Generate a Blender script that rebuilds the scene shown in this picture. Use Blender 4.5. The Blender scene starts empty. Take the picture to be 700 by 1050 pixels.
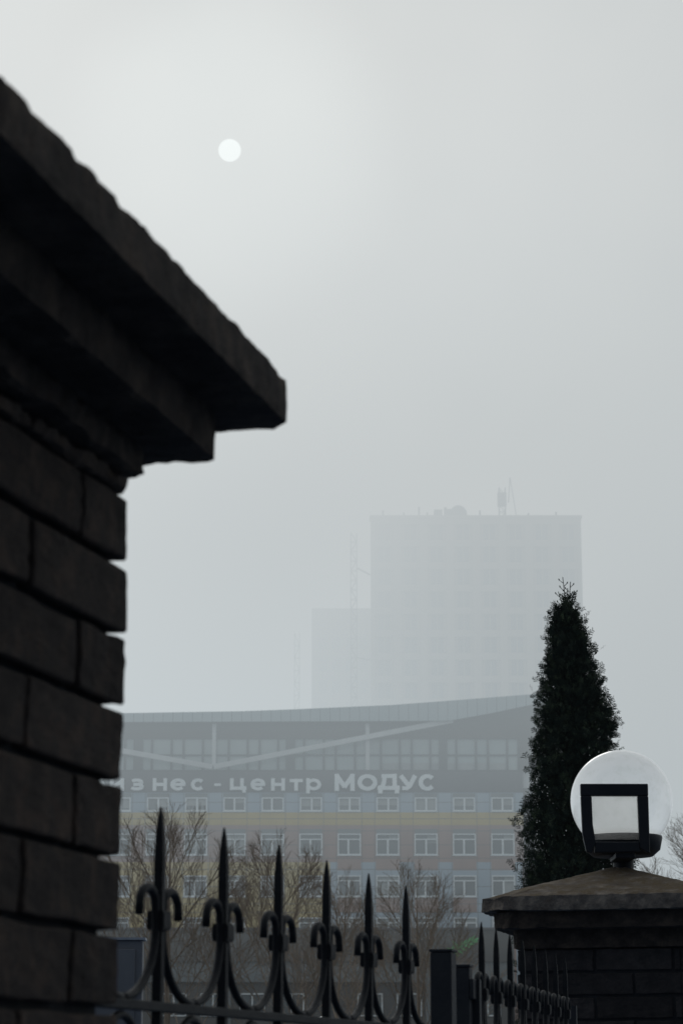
import bpy, bmesh, math, random
from mathutils import Vector, Matrix, noise
R = math.radians
SC = bpy.context.scene
COL = SC.collection
random.seed(11)

# ------------------------------------------------------------------ helpers
class MB:
    """collects boxes, prisms and tubes; build() links them as ONE mesh object"""
    def __init__(s): s.v = []; s.f = []; s.smooth = []
    def add(s, vs, fs, smooth=False):
        n = len(s.v); s.v += [tuple(p) for p in vs]
        s.f += [tuple(i + n for i in f) for f in fs]; s.smooth += [smooth] * len(fs)
    def box(s, x0, x1, y0, y1, z0, z1, M=None):
        vs = [Vector((x, y, z)) for z in (z0, z1) for y in (y0, y1) for x in (x0, x1)]
        if M: vs = [M @ p for p in vs]
        s.add(vs, [(0, 2, 3, 1), (4, 5, 7, 6), (0, 1, 5, 4), (2, 6, 7, 3), (0, 4, 6, 2), (1, 3, 7, 5)])
    def prism(s, poly, axis0, axis1, flip=False):
        """poly: list of (a,b) -> function pairs giving two end rings"""
        n = len(poly)
        vs = [axis0(p) for p in poly] + [axis1(p) for p in poly]
        fs = [tuple(range(n)), tuple(range(2 * n - 1, n - 1, -1))]
        fs += [(i, i + n, (i + 1) % n + n, (i + 1) % n) for i in range(n)]
        s.add(vs, fs)
    def tube(s, pts, rad, sides=6, cap=True, smooth=True):
        pts = [Vector(p) for p in pts]
        if not hasattr(rad, '__len__'): rad = [rad] * len(pts)
        rings = []; up = None
        for i, p in enumerate(pts):
            d = (pts[min(i + 1, len(pts) - 1)] - pts[max(i - 1, 0)])
            if d.length < 1e-9: d = Vector((0, 0, 1))
            d.normalize()
            if up is None:
                up = Vector((1, 0, 0)) if abs(d.x) < .8 else Vector((0, 1, 0))
            a = (up - d * up.dot(d))
            if a.length < 1e-6: a = d.orthogonal()
            a.normalize(); up = a; b = d.cross(a)
            rings.append([p + (a * math.cos(2 * math.pi * k / sides) + b * math.sin(2 * math.pi * k / sides)) * rad[i] for k in range(sides)])
        vs = [q for r in rings for q in r]; fs = []
        for i in range(len(rings) - 1):
            for k in range(sides):
                k2 = (k + 1) % sides
                fs.append((i * sides + k, i * sides + k2, (i + 1) * sides + k2, (i + 1) * sides + k))
        if cap:
            fs.append(tuple(range(sides - 1, -1, -1))); m = (len(rings) - 1) * sides
            fs.append(tuple(m + k for k in range(sides)))
        s.add(vs, fs, smooth)
    def lathe(s, prof, c, seg=48, smooth=True):
        vs = []; fs = []
        for r, z in prof:
            for k in range(seg):
                a = 2 * math.pi * k / seg
                vs.append((c[0] + r * math.cos(a), c[1] + r * math.sin(a), c[2] + z))
        for i in range(len(prof) - 1):
            for k in range(seg):
                k2 = (k + 1) % seg
                fs.append((i * seg + k, i * seg + k2, (i + 1) * seg + k2, (i + 1) * seg + k))
        s.add(vs, fs, smooth)
    def build(s, name, mat, parent=None, origin=None):
        me = bpy.data.meshes.new(name)
        vs = s.v
        if parent is not None and origin is None:
            o0 = Vector(wloc(parent)); vs = [tuple(Vector(p) - o0) for p in vs]
        elif origin is not None:
            o0 = Vector(origin); vs = [tuple(Vector(p) - o0) for p in vs]
        me.from_pydata(vs, [], s.f)
        me.polygons.foreach_set('use_smooth', s.smooth)
        me.materials.append(mat); me.update()
        o = bpy.data.objects.new(name, me); COL.objects.link(o)
        if parent is not None: o.parent = parent
        elif origin is not None: o.location = origin
        return o

WL = {}
def wloc(o):
    v = Vector((0, 0, 0))
    while o is not None:
        v += o.location; o = o.parent
    return v
def tag(o, label=None, cat=None, group=None, kind=None):
    if label: o['label'] = label
    if cat: o['category'] = cat
    if group: o['group'] = group
    if kind: o['kind'] = kind
    return o
def thing(name, label, cat, loc=(0, 0, 0), group=None):
    o = bpy.data.objects.new(name, None); COL.objects.link(o); o.location = loc
    o.empty_display_size = .2
    return tag(o, label, cat, group)
def bevel(o, w, seg=2):
    m = o.modifiers.new('bevel', 'BEVEL'); m.width = w; m.segments = seg; m.limit_method = 'ANGLE'
    return o

# ------------------------------------------------------------------ materials
def mat(name, c1, c2=None, *a, island=0, **k):
    m = mat_(name, c1, c2, *a, **k)
    if island:                                   # every brick its own tone
        nt = m.node_tree; N = nt.nodes; L = nt.links; b = N['Principled BSDF']
        g = N.new('ShaderNodeNewGeometry'); mr = N.new('ShaderNodeMapRange'); mr.inputs[3].default_value = 1 - island; mr.inputs[4].default_value = 1 + island
        L.new(g.outputs['Random Per Island'], mr.inputs[0])
        v = N.new('ShaderNodeVectorMath'); v.operation = 'SCALE'; L.new(b.inputs['Base Color'].links[0].from_socket, v.inputs[0]); L.new(mr.outputs[0], v.inputs['Scale'])
        L.new(v.outputs[0], b.inputs['Base Color'])
    return m
def mat_(name, c1, c2=None, scale=4., rough=.85, bump=0., bscale=None, metal=0., detail=6, spec=.3, c3=None, streak=None, moss=None):
    m = bpy.data.materials.new(name); m.use_nodes = True
    nt = m.node_tree; N = nt.nodes; L = nt.links; b = N['Principled BSDF']
    b.inputs['Roughness'].default_value = rough; b.inputs['Metallic'].default_value = metal
    b.inputs['Specular IOR Level'].default_value = spec
    tc = N.new('ShaderNodeTexCoord'); src = tc.outputs['Object']
    if streak:
        mp = N.new('ShaderNodeMapping'); mp.inputs['Scale'].default_value = streak
        L.new(src, mp.inputs['Vector']); vec = mp.outputs['Vector']
    else: vec = src
    if c2:
        n = N.new('ShaderNodeTexNoise'); n.inputs['Scale'].default_value = scale; n.inputs['Detail'].default_value = detail
        n.inputs['Roughness'].default_value = .62
        L.new(vec, n.inputs['Vector'])
        r = N.new('ShaderNodeValToRGB'); r.color_ramp.elements[0].position = .34; r.color_ramp.elements[1].position = .66
        r.color_ramp.elements[0].color = (*c1, 1); r.color_ramp.elements[1].color = (*c2, 1)
        if c3:
            e = r.color_ramp.elements.new(.5); e.color = (*c3, 1)
        L.new(n.outputs['Fac'], r.inputs['Fac']); out = r.outputs['Color']
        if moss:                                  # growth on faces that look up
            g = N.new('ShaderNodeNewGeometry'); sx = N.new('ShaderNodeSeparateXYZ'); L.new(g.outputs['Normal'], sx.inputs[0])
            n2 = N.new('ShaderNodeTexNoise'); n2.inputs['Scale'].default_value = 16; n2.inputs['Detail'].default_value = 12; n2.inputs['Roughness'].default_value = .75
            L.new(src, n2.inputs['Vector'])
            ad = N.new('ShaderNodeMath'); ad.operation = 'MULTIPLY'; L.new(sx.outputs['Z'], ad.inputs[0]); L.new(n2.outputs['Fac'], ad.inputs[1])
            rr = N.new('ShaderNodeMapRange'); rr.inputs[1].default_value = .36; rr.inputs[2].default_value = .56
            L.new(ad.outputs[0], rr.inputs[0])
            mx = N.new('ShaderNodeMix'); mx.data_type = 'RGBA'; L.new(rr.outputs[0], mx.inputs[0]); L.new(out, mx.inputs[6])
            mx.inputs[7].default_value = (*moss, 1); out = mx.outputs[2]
        L.new(out, b.inputs['Base Color'])
    else:
        b.inputs['Base Color'].default_value = (*c1, 1)
    if bump:
        n = N.new('ShaderNodeTexNoise'); n.inputs['Scale'].default_value = bscale or scale * 6; n.inputs['Detail'].default_value = 8
        n.inputs['Roughness'].default_value = .7
        L.new(src, n.inputs['Vector'])
        bp = N.new('ShaderNodeBump'); bp.inputs['Strength'].default_value = bump; bp.inputs['Distance'].default_value = .01
        L.new(n.outputs['Fac'], bp.inputs['Height']); L.new(bp.outputs['Normal'], b.inputs['Normal'])
    return m

M = {}
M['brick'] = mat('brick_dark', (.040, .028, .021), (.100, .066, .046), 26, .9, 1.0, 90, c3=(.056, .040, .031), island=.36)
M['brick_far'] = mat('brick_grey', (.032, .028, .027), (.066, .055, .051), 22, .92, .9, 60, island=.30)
M['mortar'] = mat('mortar', (.03, .03, .032), (.05, .048, .048), 20, .95, .4)
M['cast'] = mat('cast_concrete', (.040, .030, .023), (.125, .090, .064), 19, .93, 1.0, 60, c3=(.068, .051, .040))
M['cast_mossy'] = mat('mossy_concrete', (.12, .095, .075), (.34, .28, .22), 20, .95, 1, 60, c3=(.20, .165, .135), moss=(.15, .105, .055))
M['iron'] = mat('black_iron', (.010, .011, .013), (.022, .021, .021), 30, .6, .25, 120, metal=.0, spec=.18)
M['yoke'] = mat('black_paint', (.010, .012, .016), (.018, .02, .024), 12, .5, .12, 60)
M['trim_dark'] = mat('dark_gate_metal', (.018, .020, .024), (.032, .033, .036), 14, .6, .2, 80)
M['cabinet'] = mat('grey_painted_metal', (.16, .16, .165), (.20, .20, .205), 3, .5, .05, 40)
M['pale_edge'] = mat('pale_edge', (.35, .36, .38), (.45, .46, .48), 12, .5)
M['ground'] = mat('ground', (.035, .037, .03), (.07, .068, .055), .6, .95, .5, 6, detail=10)
M['asphalt'] = mat('asphalt', (.04, .04, .042), (.06, .06, .06), 3, .9, .4, 80)
M['kerb'] = mat('kerb', (.2, .2, .19), (.28, .27, .26), 5, .9, .3)
M['fascia'] = mat('fascia', (.24, .29, .31), (.29, .335, .35), .25, .5, 0)
M['soffit'] = mat('soffit', (.042, .032, .028), (.062, .050, .044), .4, .8)
M['grey_clad'] = mat('grey_cladding', (.054, .052, .060), (.074, .071, .080), .5, .6, streak=(1, 1, .3))
M['blue_clad'] = mat('blue_cladding', (.20, .27, .34), (.25, .31, .37), .5, .6, streak=(1, 1, .3))
M['pink_clad'] = mat('pink_cladding', (.20, .120, .100), (.25, .155, .128), .5, .6, streak=(1, 1, .3))
M['yellow_clad'] = mat('yellow_cladding', (.31, .225, .045), (.37, .275, .065), .5, .6, streak=(1, 1, .3))
M['joint'] = mat('joint', (.085, .085, .088))
M['white_frame'] = mat('white_frame', (.50, .55, .58), (.58, .62, .64), 3, .5)
M['brace'] = mat('brace_paint', (.33, .35, .36), (.40, .42, .43), 1, .6)
M['letter'] = mat('letter_face', (.56, .61, .64), (.64, .68, .70), .8, .5)
M['pane'] = mat('window_glass', (.035, .045, .052), (.075, .088, .095), .35, .15, spec=.5)
M['glaze'] = mat('glazing_glass', (.19, .25, .26), (.26, .31, .31), .22, .12, spec=.5)
M['blind'] = mat('blind', (.20, .22, .23), (.26, .28, .28), .8, .8)
M['mullion'] = mat('mullion', (.030, .032, .036), (.04, .042, .046), 1, .5)
M['side_clad'] = mat('pale_side_cladding', (.34, .36, .37), (.40, .42, .43), .3, .6)
M['low_dark'] = mat('low_fascia', (.052, .050, .050), (.078, .074, .07), .2, .8)
M['low_light'] = mat('low_band', (.10, .115, .125), (.135, .15, .16), .3, .6)
M['tower'] = mat('tower_concrete', (.21, .185, .165), (.27, .24, .215), .06, .9)
M['tower_glass'] = mat('tower_opening', (.06, .09, .12), (.11, .14, .17), .1, .3)
M['steel'] = mat('site_steel', (.10, .09, .085), (.15, .13, .12), .5, .7)
M['bark'] = mat('bark', (.28, .22, .165), (.38, .30, .23), 14, .95, .4, 40)
M['thuja_bark'] = mat('thuja_bark', (.05, .035, .025), (.09, .065, .045), 20, .95, .4)
M['thuja'] = mat('thuja_leaf', (.016, .032, .019), (.090, .120, .058), 9, .8, spec=.15, c3=(.030, .042, .028))

def led_mat():
    m = bpy.data.materials.new('green_led'); m.use_nodes = True
    b = m.node_tree.nodes['Principled BSDF']
    b.inputs['Base Color'].default_value = (.04, .20, .06, 1)
    b.inputs['Emission Color'].default_value = (.03, .62, .10, 1); b.inputs['Emission Strength'].default_value = .07
    return m
M['led'] = led_mat()
def opal_mat():
    m = bpy.data.materials.new('opal_acrylic'); m.use_nodes = True
    nt = m.node_tree; N = nt.nodes; L = nt.links
    for n in list(N): N.remove(n)
    out = N.new('ShaderNodeOutputMaterial')
    tc = N.new('ShaderNodeTexCoord')
    no = N.new('ShaderNodeTexNoise'); no.inputs['Scale'].default_value = 30; no.inputs['Detail'].default_value = 9; no.inputs['Roughness'].default_value = .7
    L.new(tc.outputs['Object'], no.inputs['Vector'])
    dirt = N.new('ShaderNodeValToRGB'); dirt.color_ramp.elements[0].position = .3; dirt.color_ramp.elements[1].position = .52
    dirt.color_ramp.elements[0].color = (.86, .90, .90, 1); dirt.color_ramp.elements[1].color = (.95, .985, 1, 1)
    L.new(no.outputs['Fac'], dirt.inputs['Fac'])
    sp = N.new('ShaderNodeSeparateXYZ'); L.new(tc.outputs['Object'], sp.inputs[0])
    rim = N.new('ShaderNodeMapRange'); rim.inputs[1].default_value = -.17; rim.inputs[2].default_value = -.10      # grime gathered low in the bowl
    L.new(sp.outputs['Z'], rim.inputs[0])
    mx = N.new('ShaderNodeMix'); mx.data_type = 'RGBA'; L.new(rim.outputs[0], mx.inputs[0])
    mx.inputs[6].default_value = (.55, .50, .43, 1); L.new(dirt.outputs['Color'], mx.inputs[7])
    tr = N.new('ShaderNodeBsdfTranslucent'); L.new(mx.outputs[2], tr.inputs['Color'])
    tp = N.new('ShaderNodeBsdfTransparent'); L.new(mx.outputs[2], tp.inputs['Color'])
    m1 = N.new('ShaderNodeMixShader'); m1.inputs[0].default_value = .15
    L.new(tr.outputs[0], m1.inputs[1]); L.new(tp.outputs[0], m1.inputs[2])
    gl = N.new('ShaderNodeBsdfGlossy'); gl.inputs['Roughness'].default_value = .12; gl.inputs['Color'].default_value = (1, 1, 1, 1)
    fr = N.new('ShaderNodeFresnel'); fr.inputs['IOR'].default_value = 1.45
    m2 = N.new('ShaderNodeMixShader'); L.new(fr.outputs[0], m2.inputs[0]); L.new(m1.outputs[0], m2.inputs[1]); L.new(gl.outputs[0], m2.inputs[2])
    em = N.new('ShaderNodeEmission'); em.inputs['Strength'].default_value = .115; L.new(mx.outputs[2], em.inputs['Color'])  # added glow brightens the globe, standing in for sky light through the acrylic
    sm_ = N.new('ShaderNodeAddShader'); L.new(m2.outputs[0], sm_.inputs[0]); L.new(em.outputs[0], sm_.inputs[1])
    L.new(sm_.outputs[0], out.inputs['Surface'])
    return m
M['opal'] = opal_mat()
def frosted_mat():
    m = bpy.data.materials.new('dusty_glass'); m.use_nodes = True
    nt = m.node_tree; N = nt.nodes; L = nt.links
    for n in list(N): N.remove(n)
    out = N.new('ShaderNodeOutputMaterial'); tc = N.new('ShaderNodeTexCoord')
    no = N.new('ShaderNodeTexNoise'); no.inputs['Scale'].default_value = 75; no.inputs['Detail'].default_value = 6
    L.new(tc.outputs['Object'], no.inputs['Vector'])
    cr = N.new('ShaderNodeValToRGB'); cr.color_ramp.elements[0].position = .30; cr.color_ramp.elements[1].position = .40
    cr.color_ramp.elements[0].color = (.40, .38, .34, 1); cr.color_ramp.elements[1].color = (.93, .90, .87, 1)
    L.new(no.outputs['Fac'], cr.inputs['Fac'])
    a = N.new('ShaderNodeBsdfTransparent'); a.inputs['Color'].default_value = (.98, .97, .955, 1)
    b = N.new('ShaderNodeBsdfTranslucent'); L.new(cr.outputs['Color'], b.inputs['Color'])
    x = N.new('ShaderNodeMixShader'); x.inputs[0].default_value = .16; L.new(a.outputs[0], x.inputs[1]); L.new(b.outputs[0], x.inputs[2])
    L.new(x.outputs[0], out.inputs['Surface'])
    return m

def seam_nodes(m, period):
    """standing seams every `period` metres along x"""
    nt = m.node_tree; N = nt.nodes; L = nt.links; b = N['Principled BSDF']
    tc = N.new('ShaderNodeTexCoord'); sx = N.new('ShaderNodeSeparateXYZ'); L.new(tc.outputs['Object'], sx.inputs[0])
    w_ = N.new('ShaderNodeMath'); w_.operation = 'PINGPONG'; w_.inputs[1].default_value = period / 2; L.new(sx.outputs['X'], w_.inputs[0])
    c = N.new('ShaderNodeMath'); c.operation = 'LESS_THAN'; c.inputs[1].default_value = .022; L.new(w_.outputs[0], c.inputs[0])
    src = b.inputs['Base Color'].links[0].from_socket
    mx = N.new('ShaderNodeMix'); mx.data_type = 'RGBA'; L.new(c.outputs[0], mx.inputs[0]); L.new(src, mx.inputs[6]); mx.inputs[7].default_value = (.07, .08, .085, 1)
    L.new(mx.outputs[2], b.inputs['Base Color'])

# ------------------------------------------------------------------ camera
EYE = 1.66
PITCH = R(13.277)
cam = bpy.data.cameras.new('camera'); camo = bpy.data.objects.new('camera', cam); COL.objects.link(camo)
cam.sensor_fit = 'VERTICAL'; cam.sensor_height = 36; cam.sensor_width = 24; cam.lens = 85
cam.clip_start = .1; cam.clip_end = 8000
camo.location = (0, 0, EYE); camo.rotation_euler = (R(90) + PITCH, 0, 0)
cam.dof.use_dof = True; cam.dof.focus_distance = 9.5; cam.dof.aperture_fstop = 13
SC.camera = camo

# ------------------------------------------------------------------ sky, sun, fog
SUN_EL, SUN_AZ = R(21.76), R(-2.816)          # azimuth from +Y towards +X
sun_dir = Vector((math.sin(SUN_AZ) * math.cos(SUN_EL), math.cos(SUN_AZ) * math.cos(SUN_EL), math.sin(SUN_EL)))
w = bpy.data.worlds.new('World'); SC.world = w; w.use_nodes = True
nt = w.node_tree; N = nt.nodes; L = nt.links
bg = N['Background']; bg.inputs['Strength'].default_value = 1
sky = N.new('ShaderNodeTexSky'); sky.sky_type = 'NISHITA'; sky.sun_disc = False
sky.sun_elevation = SUN_EL; sky.sun_rotation = SUN_AZ; sky.air_density = 1.5; sky.dust_density = 4
tc = N.new('ShaderNodeTexCoord')
nz = N.new('ShaderNodeTexNoise'); nz.inputs['Scale'].default_value = 6.5; nz.inputs['Detail'].default_value = 3
L.new(tc.outputs['Generated'], nz.inputs['Vector'])
cr = N.new('ShaderNodeValToRGB'); cr.color_ramp.elements[0].position = .35; cr.color_ramp.elements[1].position = .65
cr.color_ramp.elements[0].color = (.20, .28, .34, 1); cr.color_ramp.elements[1].color = (.72, .74, .74, 1)
L.new(nz.outputs['Fac'], cr.inputs['Fac'])
sk = N.new('ShaderNodeMix'); sk.data_type = 'RGBA'; sk.blend_type = 'MULTIPLY'; sk.inputs[0].default_value = 1
L.new(sky.outputs[0], sk.inputs[6]); sk.inputs[7].default_value = (.06, .06, .06, 1)
mx = N.new('ShaderNodeMix'); mx.data_type = 'RGBA'; mx.inputs[0].default_value = .85
L.new(sk.outputs[2], mx.inputs[6]); L.new(cr.outputs[0], mx.inputs[7])
# the side of the sky around the sun is bright, the opposite side dim
dt = N.new('ShaderNodeVectorMath'); dt.operation = 'DOT_PRODUCT'; dt.inputs[1].default_value = sun_dir
L.new(tc.outputs['Generated'], dt.inputs[0])
fw = N.new('ShaderNodeMapRange'); fw.inputs[1].default_value = -.6; fw.inputs[2].default_value = .95; fw.inputs[3].default_value = .10; fw.inputs[4].default_value = 1
L.new(dt.outputs['Value'], fw.inputs[0])
ml = N.new('ShaderNodeVectorMath'); ml.operation = 'SCALE'; L.new(mx.outputs[2], ml.inputs[0]); L.new(fw.outputs[0], ml.inputs['Scale'])
# pale disc of the sun behind the cloud
halo = N.new('ShaderNodeMapRange'); halo.interpolation_type = 'SMOOTHSTEP'; halo.inputs[1].default_value = math.cos(R(4.6)); halo.inputs[2].default_value = 1; halo.inputs[3].default_value = 0; halo.inputs[4].default_value = .8
L.new(dt.outputs['Value'], halo.inputs[0])
disc = N.new('ShaderNodeMapRange'); disc.inputs[1].default_value = math.cos(R(.270)); disc.inputs[2].default_value = math.cos(R(.254)); disc.inputs[3].default_value = 0; disc.inputs[4].default_value = 2.7
L.new(dt.outputs['Value'], disc.inputs[0])
ad = N.new('ShaderNodeMath'); ad.operation = 'ADD'; L.new(halo.outputs[0], ad.inputs[0]); L.new(disc.outputs[0], ad.inputs[1])
gc = N.new('ShaderNodeVectorMath'); gc.operation = 'SCALE'; gc.inputs[0].default_value = (.90, 1, .985); L.new(ad.outputs[0], gc.inputs['Scale'])
a2 = N.new('ShaderNodeVectorMath'); a2.operation = 'ADD'; L.new(ml.outputs[0], a2.inputs[0]); L.new(gc.outputs[0], a2.inputs[1])
L.new(a2.outputs[0], bg.inputs['Color'])

sl = bpy.data.lights.new('sun', 'SUN'); sl.energy = 1.2; sl.angle = R(12); sl.color = (1, .965, .91)
so = bpy.data.objects.new('sun', sl); COL.objects.link(so); so.location = (0, 60, 40)
so.rotation_euler = (-sun_dir).to_track_quat('-Z', 'Y').to_euler()

def fog_mat():
    m = bpy.data.materials.new('fog_volume'); m.use_nodes = True
    nt = m.node_tree; N = nt.nodes; L = nt.links
    for n in list(N): N.remove(n)
    out = N.new('ShaderNodeOutputMaterial'); g = N.new('ShaderNodeNewGeometry')
    sx = N.new('ShaderNodeSeparateXYZ'); L.new(g.outputs['Position'], sx.inputs[0])
    def math_(op, a, b=None):
        n = N.new('ShaderNodeMath'); n.operation = op
        for i, q in enumerate((a, b)):
            if q is None: continue
            if hasattr(q, 'links'): L.new(q, n.inputs[i])
            else: n.inputs[i].default_value = q
        return n.outputs[0]
    def ramp(src, pts):
        n = N.new('ShaderNodeFloatCurve'); c = n.mapping.curves[0]
        n.mapping.use_clip = False
        lo, hi = pts[0][0], pts[-1][0]; top = max(p[1] for p in pts)
        while len(c.points) > 2: c.points.remove(c.points[0])
        for i, (a, v) in enumerate(pts):
            x = (a - lo) / (hi - lo)
            if i == 0: c.points[0].location = (x, v / top)
            elif i == len(pts) - 1: c.points[-1].location = (x, v / top)
            else: c.points.new(x, v / top)
        for p in c.points: p.handle_type = 'VECTOR'
        n.mapping.update()
        mr = N.new('ShaderNodeMapRange'); mr.inputs[1].default_value = lo; mr.inputs[2].default_value = hi; L.new(src, mr.inputs[0])
        L.new(mr.outputs[0], n.inputs['Value'])
        return math_('MULTIPLY', n.outputs[0], top)
    # thin near the ground, a lifted bank of cloud above the roofs
    dens = ramp(sx.outputs['Z'], FOG_Z)
    nz = N.new('ShaderNodeTexNoise'); nz.inputs['Scale'].default_value = .012; nz.inputs['Detail'].default_value = 2
    L.new(g.outputs['Position'], nz.inputs['Vector'])
    k = N.new('ShaderNodeMapRange'); k.inputs[1].default_value = .3; k.inputs[2].default_value = .7; k.inputs[3].default_value = .62; k.inputs[4].default_value = 1.38
    L.new(nz.outputs['Fac'], k.inputs[0])
    dens = math_('MULTIPLY', dens, k.outputs[0])
    # a thicker drift between the offices and the left wing of the tower
    bx = N.new('ShaderNodeMapRange'); bx.interpolation_type = 'SMOOTHSTEP'; bx.inputs[1].default_value = 22; bx.inputs[2].default_value = -12; L.new(sx.outputs['X'], bx.inputs[0])
    by_ = N.new('ShaderNodeMapRange'); by_.interpolation_type = 'SMOOTHSTEP'; by_.inputs[1].default_value = 222; by_.inputs[2].default_value = 262; L.new(sx.outputs['Y'], by_.inputs[0])
    bz = N.new('ShaderNodeMapRange'); bz.interpolation_type = 'SMOOTHSTEP'; bz.inputs[1].default_value = 86; bz.inputs[2].default_value = 68; L.new(sx.outputs['Z'], bz.inputs[0])
    drift = math_('ADD', math_('MULTIPLY', math_('MULTIPLY', math_('MULTIPLY', bx.outputs[0], by_.outputs[0]), bz.outputs[0]), 2.0), 1.0)
    dens = math_('MULTIPLY', dens, drift)
    # scattered light put into the fog as its own glow: brightest towards the sun, greyer to the east and behind the viewer
    fy = N.new('ShaderNodeMapRange'); fy.interpolation_type = 'SMOOTHSTEP'; fy.inputs[1].default_value = -130; fy.inputs[2].default_value = 65; fy.inputs[3].default_value = .13; fy.inputs[4].default_value = 1
    L.new(sx.outputs['Y'], fy.inputs[0])
    fx = N.new('ShaderNodeMapRange'); fx.interpolation_type = 'SMOOTHSTEP'; fx.inputs[1].default_value = -50; fx.inputs[2].default_value = 75; fx.inputs[3].default_value = 1.06; fx.inputs[4].default_value = .74
    L.new(sx.outputs['X'], fx.inputs[0])
    nb = N.new('ShaderNodeTexNoise'); nb.inputs['Scale'].default_value = .009; nb.inputs['Detail'].default_value = 2
    L.new(g.outputs['Position'], nb.inputs['Vector'])
    kb = N.new('ShaderNodeMapRange'); kb.inputs[1].default_value = .3; kb.inputs[2].default_value = .7; kb.inputs[3].default_value = .74; kb.inputs[4].default_value = 1.26
    L.new(nb.outputs['Fac'], kb.inputs[0])
    lum = math_('MULTIPLY', math_('MULTIPLY', fy.outputs[0], fx.outputs[0]), kb.outputs[0])
    # bluer low and to the right, warmer grey in the middle of the bank
    cb = N.new('ShaderNodeMapRange'); cb.inputs[1].default_value = 20; cb.inputs[2].default_value = 75; L.new(sx.outputs['Z'], cb.inputs[0])
    cm = N.new('ShaderNodeMix'); cm.data_type = 'RGBA'; L.new(cb.outputs[0], cm.inputs[0])
    cm.inputs[6].default_value = (*FOG_LOW, 1); cm.inputs[7].default_value = (*FOG_HIGH, 1)
    hi_ = N.new('ShaderNodeMix'); hi_.data_type = 'RGBA'; hz_ = N.new('ShaderNodeMapRange'); hz_.inputs[1].default_value = 85; hz_.inputs[2].default_value = 145
    L.new(sx.outputs['Z'], hz_.inputs[0]); L.new(hz_.outputs[0], hi_.inputs[0]); L.new(cm.outputs[2], hi_.inputs[6]); hi_.inputs[7].default_value = (.50, .56, .59, 1); cm = hi_
    bl = N.new('ShaderNodeMix'); bl.data_type = 'RGBA'; by = N.new('ShaderNodeMapRange'); by.inputs[1].default_value = -60; by.inputs[2].default_value = 60
    L.new(sx.outputs['Y'], by.inputs[0]); L.new(by.outputs[0], bl.inputs[0]); bl.inputs[6].default_value = (.42, .53, .70, 1); L.new(cm.outputs[2], bl.inputs[7])  # fog behind the camera given a blue glow to tint foreground shadows
    cm = bl
    ab = N.new('ShaderNodeVolumeAbsorption'); ab.inputs['Color'].default_value = (0, 0, 0, 1); L.new(dens, ab.inputs['Density'])
    em = N.new('ShaderNodeEmission'); L.new(cm.outputs[2], em.inputs['Color']); L.new(math_('MULTIPLY', dens, lum), em.inputs['Strength'])
    a = N.new('ShaderNodeAddShader'); L.new(ab.outputs[0], a.inputs[0]); L.new(em.outputs[0], a.inputs[1])
    L.new(a.outputs[0], out.inputs['Volume'])
    return m
FOG_Z = [(0, .00010), (8, .00035), (16, .0023), (26, .0056), (36, .0060), (54, .0054), (76, .0104), (110, .0070), (150, .003)]
FOG_LOW, FOG_HIGH = (.555, .635, .675), (.655, .645, .622)
mb = MB(); mb.box(-800, 800, -400, 1300, -3, 150)
fog = mb.build('fog', fog_mat()); tag(fog, 'pale grey fog lifted above the roofs and swallowing the tower', 'fog', kind='stuff')

# ------------------------------------------------------------------ ground
mb = MB(); mb.box(-3000, 3000, -600, 6000, -.5, 0); tag(mb.build('ground', M['ground']), kind='structure')
mb = MB(); mb.box(-200, 200, 24, 31, .001, .012); tag(mb.build('road', M['asphalt']), kind='structure')
mb = MB(); mb.box(-200, 200, 23.8, 23.98, .001, .13); tag(mb.build('kerb', M['kerb']), kind='structure')
M['bounce_paving'] = mat('blue_bounce_paving', (.06, .10, .17), (.09, .14, .22), 3, .85, .3, 30)  # unseen surface added, tinted blue to bounce light up under the caps
mb = MB(); mb.box(-30, 30, -40, 23.78, .001, .010); tag(mb.build('bounce_pavement', M['bounce_paving']), kind='structure')
E1 = Vector((.265, .9643, 0)).normalized()      # along the fence, away from the camera
N1 = Vector((E1.y, -E1.x, 0))                   # across it, towards the street

# ------------------------------------------------------------------ brick pillars
def frame_at(c):                                # local (n, e, z) -> world
    m = Matrix.Identity(4)
    m.col[0][:3] = N1; m.col[1][:3] = E1; m.col[2][:3] = (0, 0, 1); m.col[3][:3] = c
    return m
def rough_solid(bm, step, amp, seed, fine=1.0, eroded=()):
    """slice on a grid and push the points about so edges are chipped"""
    co = [v.co for v in bm.verts]
    lo = [min(c[i] for c in co) for i in range(3)]; hi = [max(c[i] for c in co) for i in range(3)]
    for ax in range(3):
        n = int((hi[ax] - lo[ax]) / step)
        for k in range(1, n):
            p = [0, 0, 0]; p[ax] = lo[ax] + (hi[ax] - lo[ax]) * k / n
            nn = [0, 0, 0]; nn[ax] = 1
            bmesh.ops.bisect_plane(bm, geom=bm.verts[:] + bm.edges[:] + bm.faces[:], plane_co=p, plane_no=nn)
    bm.normal_update()
    off = Vector((seed * 7.13, seed * 3.7, seed * 1.9))
    for v in bm.verts:
        q = v.co * (17 * fine) + off; q2 = v.co * (60 * fine) + off
        sharp = max([abs(e.calc_face_angle(0)) for e in v.link_edges] + [0]) > .4
        d = noise.noise_vector(q) * amp * .55 + noise.noise_vector(q2) * amp * .75
        if sharp:                                # edges wear inwards
            chip = max(0, noise.noise(v.co * 38 * fine + off)) * amp * 2.4
            d -= v.normal * (chip + amp * .35)
        for c, rad, depth in eroded:
            r = (v.co - Vector(c)).length
            if r < rad:
                d += (noise.noise_vector(v.co * 30 + off) * .9 - v.normal * .8) * depth * (1 - r / rad)
        v.co += d
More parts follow.
